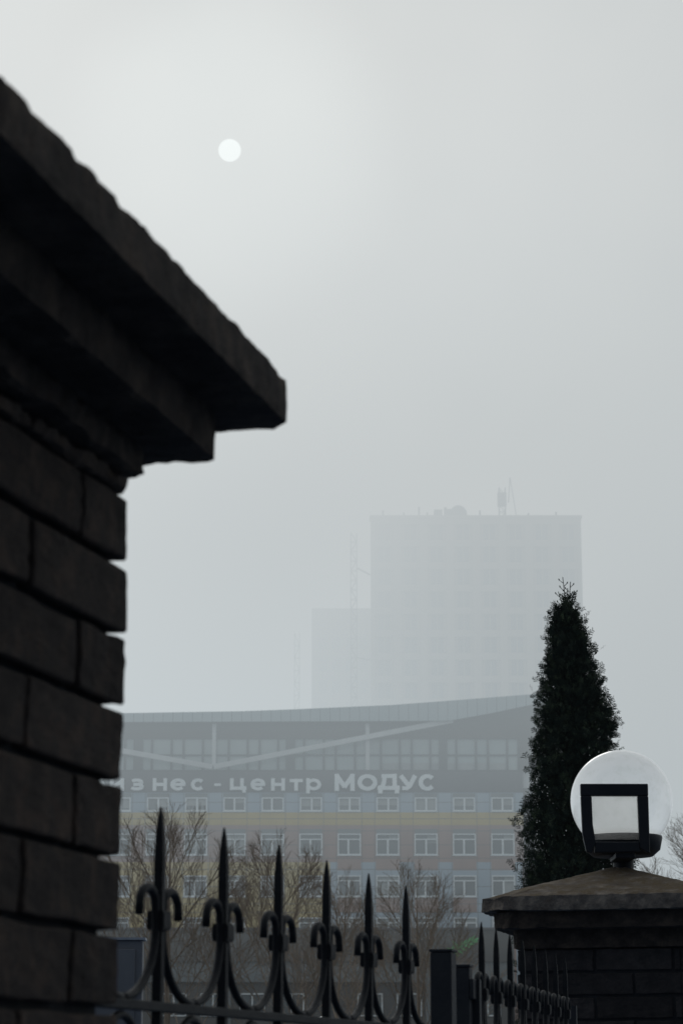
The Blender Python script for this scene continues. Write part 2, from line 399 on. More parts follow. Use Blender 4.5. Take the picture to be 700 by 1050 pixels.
def solid_obj(name, m, parent, outline, z0, z1, apex=None, step=.014, amp=.003, seed=1, chamfer=None, eroded=()):
    """outline: list of local (n,e)"""
    bm = bmesh.new()
    lo = [bm.verts.new((a, b, z0)) for a, b in outline]; hi = [bm.verts.new((a, b, z1)) for a, b in outline]
    n = len(outline)
    bm.faces.new(lo[::-1])
    for i in range(n): bm.faces.new((lo[i], lo[(i + 1) % n], hi[(i + 1) % n], hi[i]))
    if apex:
        t = bm.verts.new(apex)
        for i in range(n): bm.faces.new((hi[i], hi[(i + 1) % n], t))
    else: bm.faces.new(hi)
    bmesh.ops.recalc_face_normals(bm, faces=bm.faces[:])
    rough_solid(bm, step, amp, seed, eroded=eroded)
    me = bpy.data.meshes.new(name); 
    W = frame_at((0, 0, 0))
    bm.transform(W); bm.to_mesh(me); bm.free()
    for p in me.polygons: p.use_smooth = False
    me.materials.append(m)
    o = bpy.data.objects.new(name, me); COL.objects.link(o); o.parent = parent
    return o
def square(h, cuts=None):
    """square of half width h; cuts: {(sn,se): cut} chamfered corners, counter-clockwise"""
    cuts = cuts or {}; pts = []
    for sn, se in ((-1, -1), (1, -1), (1, 1), (-1, 1)):
        c = cuts.get((sn, se), .012)
        a = (sn * (h - c), se * h); b = (sn * h, se * (h - c))
        pts += ([b, a] if (sn, se) in ((-1, -1), (1, 1)) else [a, b])
    return pts
def pillar(label, c, h, ztop, brick_mat, seed, first_long, L0=.25, H=.075, gap=.0095, inset=.017):
    root = thing('brick_pillar', label, 'pillar', (c[0], c[1], 0), 'brick gate pillars')
    rnd = random.Random(seed)
    W = frame_at((0, 0, 0))
    core = MB(); core.box(-h + inset, h - inset, -h + inset, h - inset, 0, ztop - .002, W)
    core_o = MB(); core_o.v = core.v; core_o.f = core.f; core_o.smooth = core.smooth
    me_o = core_o.build('mortar', M['mortar'], None); me_o.parent = root
    bm = bmesh.new(); k = 0; z = ztop
    W2 = 2 * h
    while z > .02:
        z1 = z - gap * .5; z0 = z - H + gap * .5
        fine = z > 1.5
        for side in range(4):
            # runs of bricks along each face; every second course shifted by half a brick
            longfirst = (k + side) % 2 == (0 if first_long else 1)
            runs = []; s = 0
            first = L0 if longfirst else L0 / 2
            runs.append((0, first)); s = first
            while s < W2 - 1e-3:
                ln = min(L0 if W2 - s > L0 * .9 else W2 - s, W2 - s); runs.append((s, s + ln)); s += ln
            # corner ownership alternates, each face only keeps its own corner brick
            for a, b in runs:
                a2 = a + gap * .5 if a > 1e-4 else 0
                b2 = b - gap * .5 if b < W2 - 1e-3 else W2
                if not longfirst and a < 1e-4: a2 = 0
                if b2 == W2 : b2 = W2 - (.126 - 0)+.126 
                j = lambda q: rnd.uniform(-q, q)
                d0 = j(.0015)
                th = .055
                # local box on this side: along s, outward t
                ia = a2 + (0 if a > 1e-4 else .0); ib = b2
                vs = []
                for zz in (z0 + j(.0012), z1 + j(.0012)):
                    for t in (h - th, h + d0):
                        for sp in (ia, ib): vs.append((sp - h, t, zz))
                rot = [lambda p: (p[1], -p[0], p[2]), lambda p: (-p[0], p[1], p[2]), lambda p: (-p[1], -p[0], p[2]), lambda p: (p[0], -p[1], p[2])][side]
                # trim so neighbouring faces do not share planes: corner bricks of odd faces stop short
                q = []
                for p in vs:
                    p = list(p)
                    if side in (1, 3): p[0] = max(min(p[0], h - .0562), -h + .0562)
                    q.append(rot(p))
                if side in (1, 3) and (ib < .056 or ia > W2 - .056): continue
                vv = [bm.verts.new(p) for p in q]
                fs = [bm.faces.new([vv[i] for i in f]) for f in ((0, 2, 3, 1), (4, 5, 7, 6), (0, 1, 5, 4), (2, 6, 7, 3), (0, 4, 6, 2), (1, 3, 7, 5))]
        z -= H; k += 1
    bmesh.ops.recalc_face_normals(bm, faces=bm.faces[:])
    bmesh.ops.bevel(bm, geom=bm.edges[:], offset=.0022, segments=1, affect='EDGES')
    # split long faces so the arrises can wander
    top = [e for e in bm.edges if e.calc_length() > .04 and max(v.co.z for v in e.verts) > 1.55]
    bmesh.ops.subdivide_edges(bm, edges=top, cuts=5, use_grid_fill=True)
    off = Vector((seed * 5.1, 2.2, seed))
    for v in bm.verts:
        if v.co.z > 1.5: v.co += noise.noise_vector(v.co * 28 + off) * .0020 + noise.noise_vector(v.co * 95 + off) * .0018
    me = bpy.data.meshes.new('brickwork'); bm.transform(W); bm.to_mesh(me); bm.free(); me.materials.append(brick_mat)
    o = bpy.data.objects.new('brickwork', me); COL.objects.link(o); o.parent = root
    return root

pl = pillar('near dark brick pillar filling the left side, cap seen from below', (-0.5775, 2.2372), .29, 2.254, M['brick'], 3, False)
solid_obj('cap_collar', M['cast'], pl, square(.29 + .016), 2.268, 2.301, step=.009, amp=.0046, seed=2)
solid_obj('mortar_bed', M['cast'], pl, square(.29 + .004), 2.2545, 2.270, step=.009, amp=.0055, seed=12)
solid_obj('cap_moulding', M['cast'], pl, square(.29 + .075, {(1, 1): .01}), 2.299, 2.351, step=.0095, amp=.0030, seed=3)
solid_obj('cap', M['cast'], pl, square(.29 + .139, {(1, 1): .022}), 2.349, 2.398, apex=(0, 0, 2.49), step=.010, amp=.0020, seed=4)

CAP_TILT = Matrix.Rotation(R(1.3), 3, 'Z') @ Matrix.Rotation(R(-.55), 3, N1)
for ch in pl.children:                          # the cap sits a touch askew on its shaft
    if ch.name.startswith('cap'): ch.rotation_euler = CAP_TILT.to_euler(); ch.location = Vector((.004, -.004, 2.359)) - CAP_TILT @ Vector((0, 0, 2.35))

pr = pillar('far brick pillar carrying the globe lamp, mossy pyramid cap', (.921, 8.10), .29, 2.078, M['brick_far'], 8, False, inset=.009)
solid_obj('cap_collar', M['cast'], pr, square(.29 + .012), 2.078, 2.142, step=.02, amp=.0025, seed=5)
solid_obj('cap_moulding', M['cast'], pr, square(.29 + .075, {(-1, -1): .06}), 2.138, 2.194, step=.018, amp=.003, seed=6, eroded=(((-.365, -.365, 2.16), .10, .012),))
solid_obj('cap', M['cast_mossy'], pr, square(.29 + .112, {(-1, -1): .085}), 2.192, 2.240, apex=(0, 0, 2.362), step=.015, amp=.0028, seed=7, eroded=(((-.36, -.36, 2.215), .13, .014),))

# ------------------------------------------------------------------ globe lamp on the pillar
def globe_lamp(label, c, zc, group, post_to=None):
    root = thing('globe_lamp', label, 'lamp', (c[0], c[1], (post_to or 0) if post_to is not None else 2.36), group)
    r = .170
    prof = [(max(.0005, r * math.sin(a)), -r * math.cos(a)) for a in [math.pi * k / 40 for k in range(41)]]
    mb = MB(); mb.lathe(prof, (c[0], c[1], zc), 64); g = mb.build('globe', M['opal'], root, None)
    # object coordinates centred on the globe
    d = Vector((0, 0, zc - root.location.z)); g.location = d
    for v in g.data.vertices: v.co -= d
    mb = MB()
    mb.lathe([(.036, -.185), (.052, -.184), (.095, -.172), (.119, -.158), (.127, -.120), (.131, -.118), (.132, -.124), (.124, -.163), (.100, -.184), (.036, -.190), (.036, -.185)], (c[0], c[1], zc), 48)
    mb.build('globe_holder', M['yoke'], root)
    return root
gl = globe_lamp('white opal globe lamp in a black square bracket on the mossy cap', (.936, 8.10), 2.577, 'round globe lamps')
mb = MB(); mb.lathe([(.034, 2.335), (.034, 2.386)], (.936, 8.10, 0), 32); 
mb.build('neck', M['yoke'], gl)
# square flat-bar bracket in front of the globe, its legs bending back under the bowl
mb = MB()
by = 7.915
def bar(pts, w, t):                            # flat bar: path in (x, y, z), face towards the street
    for (a, wa), (b, wb) in zip(pts[:-1], pts[1:]):
        a = Vector(a); b = Vector(b); d = (b - a).normalized(); s = Vector((1, 0, 0)) if abs(d.x) < .7 else Vector((0, 0, 1))
        n = d.cross(s).normalized()
        vs = [a + s * wa * i + n * t * j for i in (-.5, .5) for j in (-.5, .5)] + [b + s * wb * i + n * t * j for i in (-.5, .5) for j in (-.5, .5)]
        mb.add(vs, [(0, 1, 3, 2), (4, 6, 7, 5), (0, 4, 5, 1), (2, 3, 7, 6), (0, 2, 6, 4), (1, 5, 7, 3)])
xl, xr = .800, .986
mb2 = MB()
zt, zi = 2.613, 2.573
ol, orr = .782, 1.003
W_ = .0355
def plate(poly, y0, y1): mb.prism(poly, lambda p: Vector((p[0], y0, p[1])), lambda p: Vector((p[0], y1, p[1])))
plate([(ol, zi), (orr, zi), (orr, zt), (ol, zt)], by, by + .022)
plate([(ol, zi - .0005), (ol + W_, zi - .0005), (ol + W_ + .002, 2.48), (ol + W_ + .010, 2.42), (ol + .030, 2.385), (ol + .014, 2.392), (ol + .003, 2.45)], by, by + .022)
plate([(orr - W_, zi - .0005), (orr - W_ + .002, 2.43), (orr - W_ + .004, 2.402), (orr, 2.385), (orr, zi - .0005)][::1], by, by + .022)
plate([(ol + .045, 2.424), (orr - W_ + .002, 2.424), (orr - W_ + .004, 2.392), (ol + .040, 2.388)], by + .003, by + .019)
mb.box(.893, .957, by + .0195, 8.10, 2.372, 2.390)
br = mb.build('bracket', M['yoke'], gl); bevel(br, .003)

mb = MB(); mb.box(ol + W_ - .004, orr - W_ + .004, by + .009, by + .012, 2.432, zi + .004)
mb.build('pane', frosted_mat(), gl)

# second globe lamp on a street post far behind the fence
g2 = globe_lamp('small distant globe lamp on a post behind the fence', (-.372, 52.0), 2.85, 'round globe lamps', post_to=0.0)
mb = MB(); mb.tube([(-.372, 52, 0), (-.372, 52, 2.65)], [.055, .04], 12); mb.lathe([(.11, 0), (.10, .12), (.055, .16)], (-.372, 52, 0), 20)
mb.build('post', M['iron'], g2)

# ------------------------------------------------------------------ wrought iron fence and gate
P0 = Vector((-.235, 3.156, 0))
def picket_parts(hook_side=(1, 1), spacing=.2657, dim=1.0):
    """meshes of a picket around its own tip, x along the fence"""
    M4 = MB()
    tip = 0
    prof = [(.0010, 0), (.0028, -.012), (.0044, -.028), (.0055, -.044), (.0062, -.060), (.0063, -.09), (.0062, -.118), (.0062, -.136)]
    vs = []; fs = []
    for r, z in prof:
        for k in range(4):
            a = math.pi / 2 * k + math.pi / 4
            vs.append((r * 1.35 * math.cos(a), r * 1.35 * math.sin(a), z))
    for i in range(len(prof) - 1):
        for k in range(4):
            fs.append((i * 4 + k, i * 4 + (k + 1) % 4, (i + 1) * 4 + (k + 1) % 4, (i + 1) * 4 + k)[::-1])
    fs.append((0, 1, 2, 3)); M4.add(vs, fs)
    M4.box(-.0062, .0062, -.0062, .0062, -1.72, -.135)
    C = MB()
    C.box(-.0150, .0150, -.0105, .0105, -.158, -.134)
    C.box(-.0138, .0138, -.0118, .0118, -.155, -.137)
    S = []
    for sg in hook_side:
        if sg == 0: continue
        pts = []
        for k in range(9):                      # hook
            a = math.pi * (k / 8)
            pts.append((sg * (.044 + .030 * math.cos(a)), 0, -.128 + .022 * math.sin(a)))
        pts = [(sg * .0755, 0, -.142)] + pts
        half = spacing / 2
        pts[-1] = (sg * .016, 0, -.126)
        pts += [(sg * .0125, 0, -.140), (sg * .0125, 0, -.155)]
        for k in range(1, 11):                  # belly of the U, down to the middle between two pickets
            a = math.pi / 2 * k / 10
            x = .0125 + (half - .0125) * (1 - math.cos(a)); z = -.155 - .092 * math.sin(a)
            pts.append((sg * x, 0, z))
        s = MB(); s.tube(pts, [.0060] + [.0060] * (len(pts) - 2) + [.0054], 8); S.append(s)
    return M4, C, S
PK = None
def make_picket(parent, pos, hooks=(-1, 1), spacing=.2657, src=None):
    """pos: world position of the tip"""
    rot = math.atan2(E1.y, E1.x)
    if src is None:
        a, b, c = picket_parts(hooks, spacing)
        o = a.build('picket', M['iron'], None); col = b.build('collar', M['iron'], None); col.parent = o
        for s in c:
            q = s.build('scroll', M['iron'], None); q.parent = o
    else:
        o = src.copy(); COL.objects.link(o)
        for ch in src.children:
            q = ch.copy(); COL.objects.link(q); q.parent = o
    o.parent = parent; o.location = Vector(pos) - parent.location; o.rotation_euler = (0, 0, rot)
    return o
def rail(parent, a, b, z, t=.0062, name='rail'):
    d = (b - a); l = d.length; d.normalize(); n = Vector((d.y, -d.x, 0))
    mb = MB(); m = Matrix.Identity(4); m.col[0][:3] = d; m.col[1][:3] = n; m.col[3][:3] = a + Vector((0, 0, z))
    mb.box(0, l, -t * 1.3, t * 1.3, -t, t, m); return bevel(mb.build(name, M['iron'], parent), .0015)
fence = thing('iron_fence', 'black wrought iron fence with spear tips and hooked scrolls', 'fence', (P0.x, P0.y, 0))
src = None
for i in range(-2, 6):
    p = P0 + E1 * .2657 * i; p.z = 2.009
    src0 = make_picket(fence, p, src=src); src = src or src0
a = P0 - E1 * .688; b = P0 + E1 * (5.95 * .2657)
RZ = EYE + .094
rail(fence, a, b, RZ); rail(fence, a, b, RZ - .155, name='rail'); rail(fence, a, b, .52, .009)
src = None
for i in range(-2, 6):                          # rings between the two rails
    c = P0 + E1 * .2657 * (i - .5); c.z = RZ - .078
    if src is None:
        mb = MB(); n = 28; pts = [(.0655 * math.cos(2 * math.pi * k / n), 0, .0655 * math.sin(2 * math.pi * k / n)) for k in range(n + 1)]
        mb.tube(pts, .0055, 7, cap=False); o = mb.build('ring', M['iron'], None); src = o
    else:
        o = src.copy(); COL.objects.link(o)
    o.parent = fence; o.location = c - fence.location; o.rotation_euler = (0, 0, math.atan2(E1.y, E1.x))
# end post of the fence and the slam post of the gate
def post(label, u_over_y, y, ztop, wdt, lug=False, cap=True):
    x = u_over_y * y
    r = thing('gate_post', label, 'post', (x, y, 0), 'steel posts at the gate')
    m = frame_at((x, y, 0)); mb = MB(); h = wdt / 2
    mb.box(-h, h, -h, h, 0, ztop, m); bevel(mb.build('shaft', M['trim_dark'], r), .002)
    mb = MB(); mb.box(-h - .002, h + .002, -h - .002, h + .002, ztop + .001, ztop + .006, m); bevel(mb.build('cap', M['trim_dark'], r), .001)
    if lug:
        mb = MB(); mb.box(h + .0005, h + .008, -.015, .015, ztop - .062, ztop - .022, m); bevel(mb.build('hinge', M['trim_dark'], r), .002)
    return r
post('taller square steel post at the end of the fence', .0413, 4.72, EYE + .243, .042)
post('shorter square steel post with a hinge beside the gate', .0495, 4.885, EYE + .222, .030, lug=True)

G0 = Vector((.286, 5.016, 0)); G1 = Vector((.286 + .043 * 7, 5.016 + .2074 * 7, 0)); GE = (G1 - G0).normalized()
gate = thing('iron_gate', 'black iron gate of spear-tipped bars in front of far pillar', 'gate', (G0.x, G0.y, 0))
src = None
gl_sp = (G1 - G0).length / 7
for i in range(9):
    p = G0 + GE * gl_sp * i; p.z = EYE + .32
    if i == 8: break
    o = make_picket(gate, p, spacing=gl_sp, src=src); o.rotation_euler = (0, 0, math.atan2(GE.y, GE.x)); src = src or o
ga = G0 - GE * .11; gb = G1 + GE * .14
rail(gate, ga, gb, EYE + .055, .008); rail(gate, ga, gb, EYE - .11, .008); rail(gate, ga, gb, .32, .012)
for q in (ga, gb):
    mb = MB(); m = Matrix.Identity(4); m.col[0][:3] = GE; m.col[1][:3] = (GE.y, -GE.x, 0); m.col[3][:3] = q
    mb.box(-.013, .013, -.013, .013, .12, EYE + .20, m); mb.build('stile', M['trim_dark'], gate)
# intercom-like metal bar on the far pillar, low at its front
mb = MB(); m = frame_at((.921, 8.10, 0))
mb.box(-.02, .20, -.345, -.2935, 1.60, 1.772, m); mb.box(.150, .165, -.336, -.312, 1.7725, 1.79, m)
lk = thing('lock_box', 'dark metal box on the front of the far brick pillar', 'box', (.90, 7.80, 1.60))
bevel(mb.build('casing', M['trim_dark'], lk), .004)
mb = MB(); mb.box(.0, .18, -.3482, -.3455, 1.62, 1.75, m); mb.build('cover', M['yoke'], lk)

# dwarf wall under the fence
mb = MB(); m = frame_at((P0.x, P0.y, 0)); mb.box(-.10, .10, -.688, 1.62, 0, .42, m)
dw = mb.build('dwarf_wall', M['cast'], None); tag(dw, 'low concrete wall carrying the iron fence', 'wall')

# cabinet behind the fence
cb = thing('metal_cabinet', 'dark grey metal cabinet with pale top edge behind the fence', 'cabinet', (-1.60, 14.4, 0))
mb = MB(); mb.box(-2.07, -1.133, 14.0, 14.12, .1, 2.452); bevel(mb.build('body', M['cabinet'], cb), .008)
mb = MB(); mb.box(-2.085, -1.118, 13.985, 14.135, 2.4525, 2.466); mb.build('lid', M['pale_edge'], cb)
mb = MB(); mb.box(-2.03, -1.61, 13.984, 13.999, .2, 2.40); mb.box(-1.595, -1.175, 13.984, 13.999, .2, 2.40); bevel(mb.build('door', M['cabinet'], cb), .003)
mb = MB(); mb.box(-2.05, -1.15, 14.03, 14.10, 0, .099); mb.build('plinth', M['low_dark'], cb)

# ------------------------------------------------------------------ business centre, front wall at 200 m
BY = 200.0
of = thing('office_building', 'long business centre with blue, yellow and pink cladding and a sweeping roof', 'building', (-5, BY, 0))
XL, XR = -31.0, 15.0                            # cladding ends at x = XR
COLX = [13.26 - 3.155 * k for k in range(14)]
# rear mass and side
mb = MB(); mb.box(XL, XR - .01, BY + .6, BY + 17, 0, 29.4); mb.build('body', M['pink_clad'], of)
def strip(mb, z0, z1, x0, x1, holes, y0=BY, y1=BY + .25):
    """wall strip with real openings: boxes left, right, under and over each hole"""
    xs = x0
    for (a, b, c, d) in sorted(holes):
        if a > xs: mb.box(xs, a, y0, y1, z0, z1)
        if c > z0: mb.box(a, b, y0, y1, z0, c)
        if d < z1: mb.box(a, b, y0, y1, d, z1)
        xs = b
    if xs < x1: mb.box(xs, x1, y0, y1, z0, z1)
def window(cx, z0, z1, wdt, transom=None, open_=False, shade=0):
    fr = MB(); a, b = cx - wdt / 2, cx + wdt / 2; t = .095
    y0, y1 = BY - .06, BY + .20
    fr.box(a, a + t, y0, y1, z0, z1); fr.box(b - t, b, y0, y1, z0, z1)
    fr.box(a + t, b - t, y0, y1, z0, z0 + t); fr.box(a + t, b - t, y0, y1, z1 - t, z1)
    fr.box(cx - .075 + .15 * (shade - .5), cx + .075 + .15 * (shade - .5), y0 + .01, y1 - .01, z0 + t, (transom or z1) - t * (0 if transom else 1))
    if transom: fr.box(a + t, b - t, y0 + .01, y1 - .01, transom, transom + t)
    fr.box(a - .06, b + .06, BY - .12, BY - .061, z0 - .06, z0 + .01)
    f = fr.build('window', M['white_frame'], of)
    p = MB(); p.box(a + .05, b - .05, BY + .13, BY + .17, z0 + .05, z1 - .05); p.build('pane', M['pane'], f)
    if shade > .35:
        s = MB(); h = z1 - (z1 - z0) * random.uniform(.25, .9)
        if transom: h = min(h, transom)
        s.box((a if shade > .7 else cx) + t, b - t, BY + .115, BY + .125, h, z1 - t); s.build('blind', M['blind'], f)
ROWS = [(23.45, 24.62, 1.75, None), (19.85, 22.05 - .5, 1.85, 21.15), (16.47, 18.15, 1.85, 17.85), (13.0, 14.9, 1.85, 14.35)]
ROWS = [(23.47, 24.60, 1.80, None), (19.86, 21.62, 1.90, 21.10), (16.47, 18.20, 1.90, 17.72), (13.05, 14.80, 1.90, 14.30)]
def holes(row):
    z0, z1, wd, tr = row
    return [(x - wd / 2 + .02, x + wd / 2 - .02, z0 + .02, z1 - .02) for x in COLX]
rnd = random.Random(5)
mb = MB(); strip(mb, 23.37, 25.02, XL, XR, holes(ROWS[0])); mb.build('blue_cladding', M['blue_clad'], of)
mb = MB(); strip(mb, 22.33, 23.368, XL, XR, []); mb.build('yellow_cladding', M['yellow_clad'], of)
mb = MB(); strip(mb, 19.29, 22.328, XL, XR, holes(ROWS[1]))
SPL = -.9
pk = mb
bl = MB(); ye = MB()
strip(ye, 10.0, 19.288, XL, SPL, [h for r in (2, 3) for h in holes(ROWS[r]) if h[1] < SPL][:0])
ye = MB()
for x in COLX:                                  # left wing of the lower floors is yellow, each window column its own piece
    if x < SPL: 
        a, b = x - 1.5775, x + 1.5775
        zs = 19.288
        for r in (2, 3):
            h = [q for q in holes(ROWS[r]) if abs((q[0] + q[1]) / 2 - x) < .1]
            zb = 15.6 if r == 2 else 9.5
            strip(ye, zb, zs, max(a, XL), min(b, SPL + .2), h); zs = zb
    else:
        a, b = x - 1.5775, x + 1.5775
        for (p, q) in ((a, x - .97), (x + .97, b)):
            b1 = MB(); b1.box(p, q, BY, BY + .25, 9.5, 19.288); b1.build('blue_pilaster', M['blue_clad'], of)
        for r in (2, 3):
            z0, z1, wd, tr = ROWS[r]
            b1 = MB(); b1.box(x - .97, x + .97, BY, BY + .25, z1 - .02, z1 + .42); b1.build('lintel_panel', M['blue_clad'], of)
            top = 19.288 if r == 2 else 16.45 - .02
            b1 = MB(); b1.box(x - .97, x + .97, BY, BY + .25, z1 + .42, top if r == 2 else 16.45); b1.build('pink_spandrel', M['pink_clad'], of)
        b1 = MB(); b1.box(x - .97, x + .97, BY, BY + .25, 9.5, 13.07); b1.build('pink_spandrel', M['pink_clad'], of)
pk.build('pink_cladding', M['pink_clad'], of); ye.build('yellow_cladding', M['yellow_clad'], of)
for r, row in enumerate(ROWS):
    for x in COLX:
        if x > -22: window(x, row[0], row[1], row[2], row[3], shade=rnd.random())
# transom panels over the windows of the second row
mb = MB()
for x in COLX: mb.box(x - .93, x + .93, BY - .03, BY + .0, 21.64, 22.0)
for x in COLX:
    mb.box(x - .93, x + .93, BY - .03, BY + .0, 24.62, 24.95)
mb.build('lintel_panel', M['low_light'], of)
# joints of the cladding boards
mb = MB()
for z in (24.2, 22.85, 21.85, 20.7, 19.6, 18.7, 17.3, 15.9, 15.2):
    xs = XL
    for x in reversed(COLX):
        hit = any(r[0] - .1 < z < r[1] + .1 for r in ROWS)
        a, b = (x - .95, x + .95) if hit else (x, x)
        mb.box(xs, a, BY - .012, BY - .002, z - .02, z + .02); xs = b
    mb.box(xs, XR, BY - .012, BY - .002, z - .02, z + .02)
for x in COLX:
    for dx in (-1.05, 1.05):
        mb.box(x + dx - .015, x + dx + .015, BY - .016, BY - .013, 14, 25.0)
mb.build('cladding_joints', M['joint'], of)
# sign wall
mb = MB(); mb.box(XL, XR, BY - .05, BY + .25, 25.02, 26.74)
mb.build('grey_cladding', M['grey_clad'], of)
# glazed storey
bays = []
PIERS = [-29.47 - .0, -16.76, -4.13, 8.50]
mull = [1.03, 2.66, 3.65, 5.25, 6.24, 7.4, 8.97, 9.96, 11.5]
gz = MB(); gz.box(XL, 14.65, BY + .34, BY + .40, 26.8, 29.5); g = gz.build('glazing', M['glaze'], of)
mm = MB()
for p in PIERS:
    mm.box(p - .50 if p < 5 else p - .42, p - .02 + .30, BY + .12, BY + .33, 26.76, 29.50)
    for q in mull:
        x = p + q
        if x < 14.4: mm.box(x - .085, x + .085, BY + .15, BY + .33, 26.78, 29.48)
mm.box(XL, 14.65, BY + .17, BY + .32, 28.08, 28.20)
mm.box(XL, 14.65, BY + .10, BY + .325, 26.745, 26.90)
mm.box(14.60, 14.78, BY + .12, BY + .33, 26.745, 29.5)
mm.build('mullions', M['mullion'], g)
bb = MB()
for x0, x1 in ((3.3, 4.8), (4.95, 5.7), (5.9, 7.3), (7.5, 8.1), (8.9, 9.5), (9.65, 11.1), (11.25, 12.0), (12.2, 13.6)):
    bb.box(x0, x1, BY + .335, BY + .338, 26.92, 27.5)
bb.build('blind', M['blind'], g)
# roof: flat soffit wall, then the fascia with its rising underside
mb = MB(); mb.box(XL, 18.8, BY + .02, BY + 17, 29.502, 30.2); mb.box(14.79, 18.8, BY + .02, BY + .5, 26.76, 29.50)
roof = mb.build('upper_wall', M['soffit'], of)
mb = MB()
poly = [(8.86, 30.20), (18.8, 30.20), (18.8, 32.75), (15.93, 32.16), (12.4, 31.5), (8.86, 30.66)]
mb.prism(poly[:1] + poly[1:], lambda p: Vector((p[0], BY + .03, p[1] + .002)), lambda p: Vector((p[0], BY + 15, p[1] + .002)))
mb.build('gable_wall', M['soffit'], of)
fs = MB()
topz = [(-31, 31.2), (-18.53, 31.38), (-8.13, 31.55), (-4.06, 31.70), (4.06, 32.06), (8.86, 32.42), (15.93, 32.98), (18.8, 33.25)]
botz = [(18.8, 32.77), (15.93, 32.15), (12.4, 31.4), (8.86, 30.76), (-31, 30.6)]
fs.prism(topz + botz, lambda p: Vector((p[0], BY - 1.6, p[1])), lambda p: Vector((p[0], BY - 1.35, p[1])))
fo = fs.build('roof_fascia', M['fascia'], of)
seam_nodes(M['fascia'], .81)
rf = MB()
rt = [(x, z - .25) for x, z in topz]; rb = [(x, z - .10 + .3) for x, z in botz]
rf.prism([(x, z - .12) for x, z in topz] + [(x, z + .12) for x, z in botz], lambda p: Vector((p[0], BY - 1.349, p[1])), lambda p: Vector((p[0], BY + 19, p[1])))
rf.build('roof', M['soffit'], of)
sm = MB(); x = -30.7
def lerp(pts, x):
    pts = sorted(pts)
    for (a, b), (c, d) in zip(pts[:-1], pts[1:]):
        if a <= x <= c: return b + (d - b) * (x - a) / (c - a)
    return pts[-1][1]
# braces and posts of the canopy
mb = MB()
def brace(x0, z0, x1, z1, w=.42):
    d = Vector((x1 - x0, 0, z1 - z0)); l = d.length; d.normalize()
    m = Matrix.Identity(4); m.col[0][:3] = d; m.col[1][:3] = (0, 1, 0); m.col[2][:3] = Vector((-d.z, 0, d.x)); m.col[3][:3] = (x0, BY - 1.2, z0)
    q = MB(); q.box(0, l, -.14, .14, -w / 2, w / 2, m); return q.build('brace', M['brace'], of)
brace(-10.52, 26.98, 9.2, 30.85); brace(-10.6, 26.98, -31, 31.0 - .4)
for x in (-10.52, 2.15):
    q = MB(); q.box(x - .16, x + .16, BY - 1.02, BY - .80, 26.76 - .0, 30.59); q.build('post', M['brace'], of)
# pale return wall on the right end
mb = MB(); mb.box(XR + .02, 15.75, BY + .26, BY + 15, 25.4, 29.0); mb.build('pale_side_panel', M['side_clad'], of)
mb = MB(); mb.box(XR + .02, 15.9, BY + .30, BY + 15, 0, 25.38); mb.build('grey_side_wall', M['grey_clad'], of)

# ------------------------------------------------------------------ rooftop lettering
sg = thing('business_centre_sign', 'raised pale letters reading бизнес-центр МОДУС on the grey wall', 'sign', (-6, BY - .4, 25.2))
def arc(cx, cz, rx, rz, a0, a1, n=20):
    return [(cx + rx * math.cos(R(a0 + (a1 - a0) * k / n)), cz + rz * math.sin(R(a0 + (a1 - a0) * k / n))) for k in range(n + 1)]
GLYPHS = {   # strokes on a unit square, heavy sans
    'и': [[(0, 1), (0, 0)], [(1, 1), (1, 0)], [(.02, .12), (.98, .88)]],
    'н': [[(0, 1), (0, 0)], [(1, 1), (1, 0)], [(0, .5), (1, .5)]],
    'т': [[(0, .93), (1, .93)], [(.5, .93), (.5, 0)]],
    'ц': [[(0, 1), (0, .07)], [(.84, 1), (.84, .07)], [(-.0, .08), (1.06, .08)], [(1.02, .1), (1.02, -.22)]],
    'е': [arc(.5, .5, .5, .5, 0, 318, 26), [(.02, .50), (.98, .50)]],
    'с': [arc(.5, .5, .5, .5, 42, 318, 24)],
    'з': [arc(.42, .74, .46, .25, 150, -88, 14), arc(.42, .26, .52, .26, 88, -152, 14), [(.30, .5), (.55, .5)]],
    'р': [[(0, 1), (0, -.30)], arc(.5, .5, .5, .48, 150, -150, 22)],
    'б': [arc(.5, .45, .5, .45, 0, 360, 26), [(0, .45), (.03, .85), (.25, 1.12), (.9, 1.22)]],
    '-': [[(0, .5), (1, .5)]],
    'М': [[(0, 0), (0, 1)], [(1, 0), (1, 1)], [(.04, .96), (.5, .16)], [(.96, .96), (.5, .16)]],
    'О': [arc(.5, .5, .5, .5, 0, 360, 30)],
    'Д': [[(.2, 1), (.86, 1)], [(.86, 1), (.86, .1)], [(.26, 1), (.22, .5), (.10, .1)], [(-.04, .06), (1.04, .06)], [(0, .08), (0, -.2)], [(1, .08), (1, -.2)]],
    'У': [[(0, 1), (.52, .28)], [(1, 1), (.62, .2), (.42, .03), (.12, .04)]],
    'С': [arc(.5, .5, .5, .5, 40, 320, 26)],
}
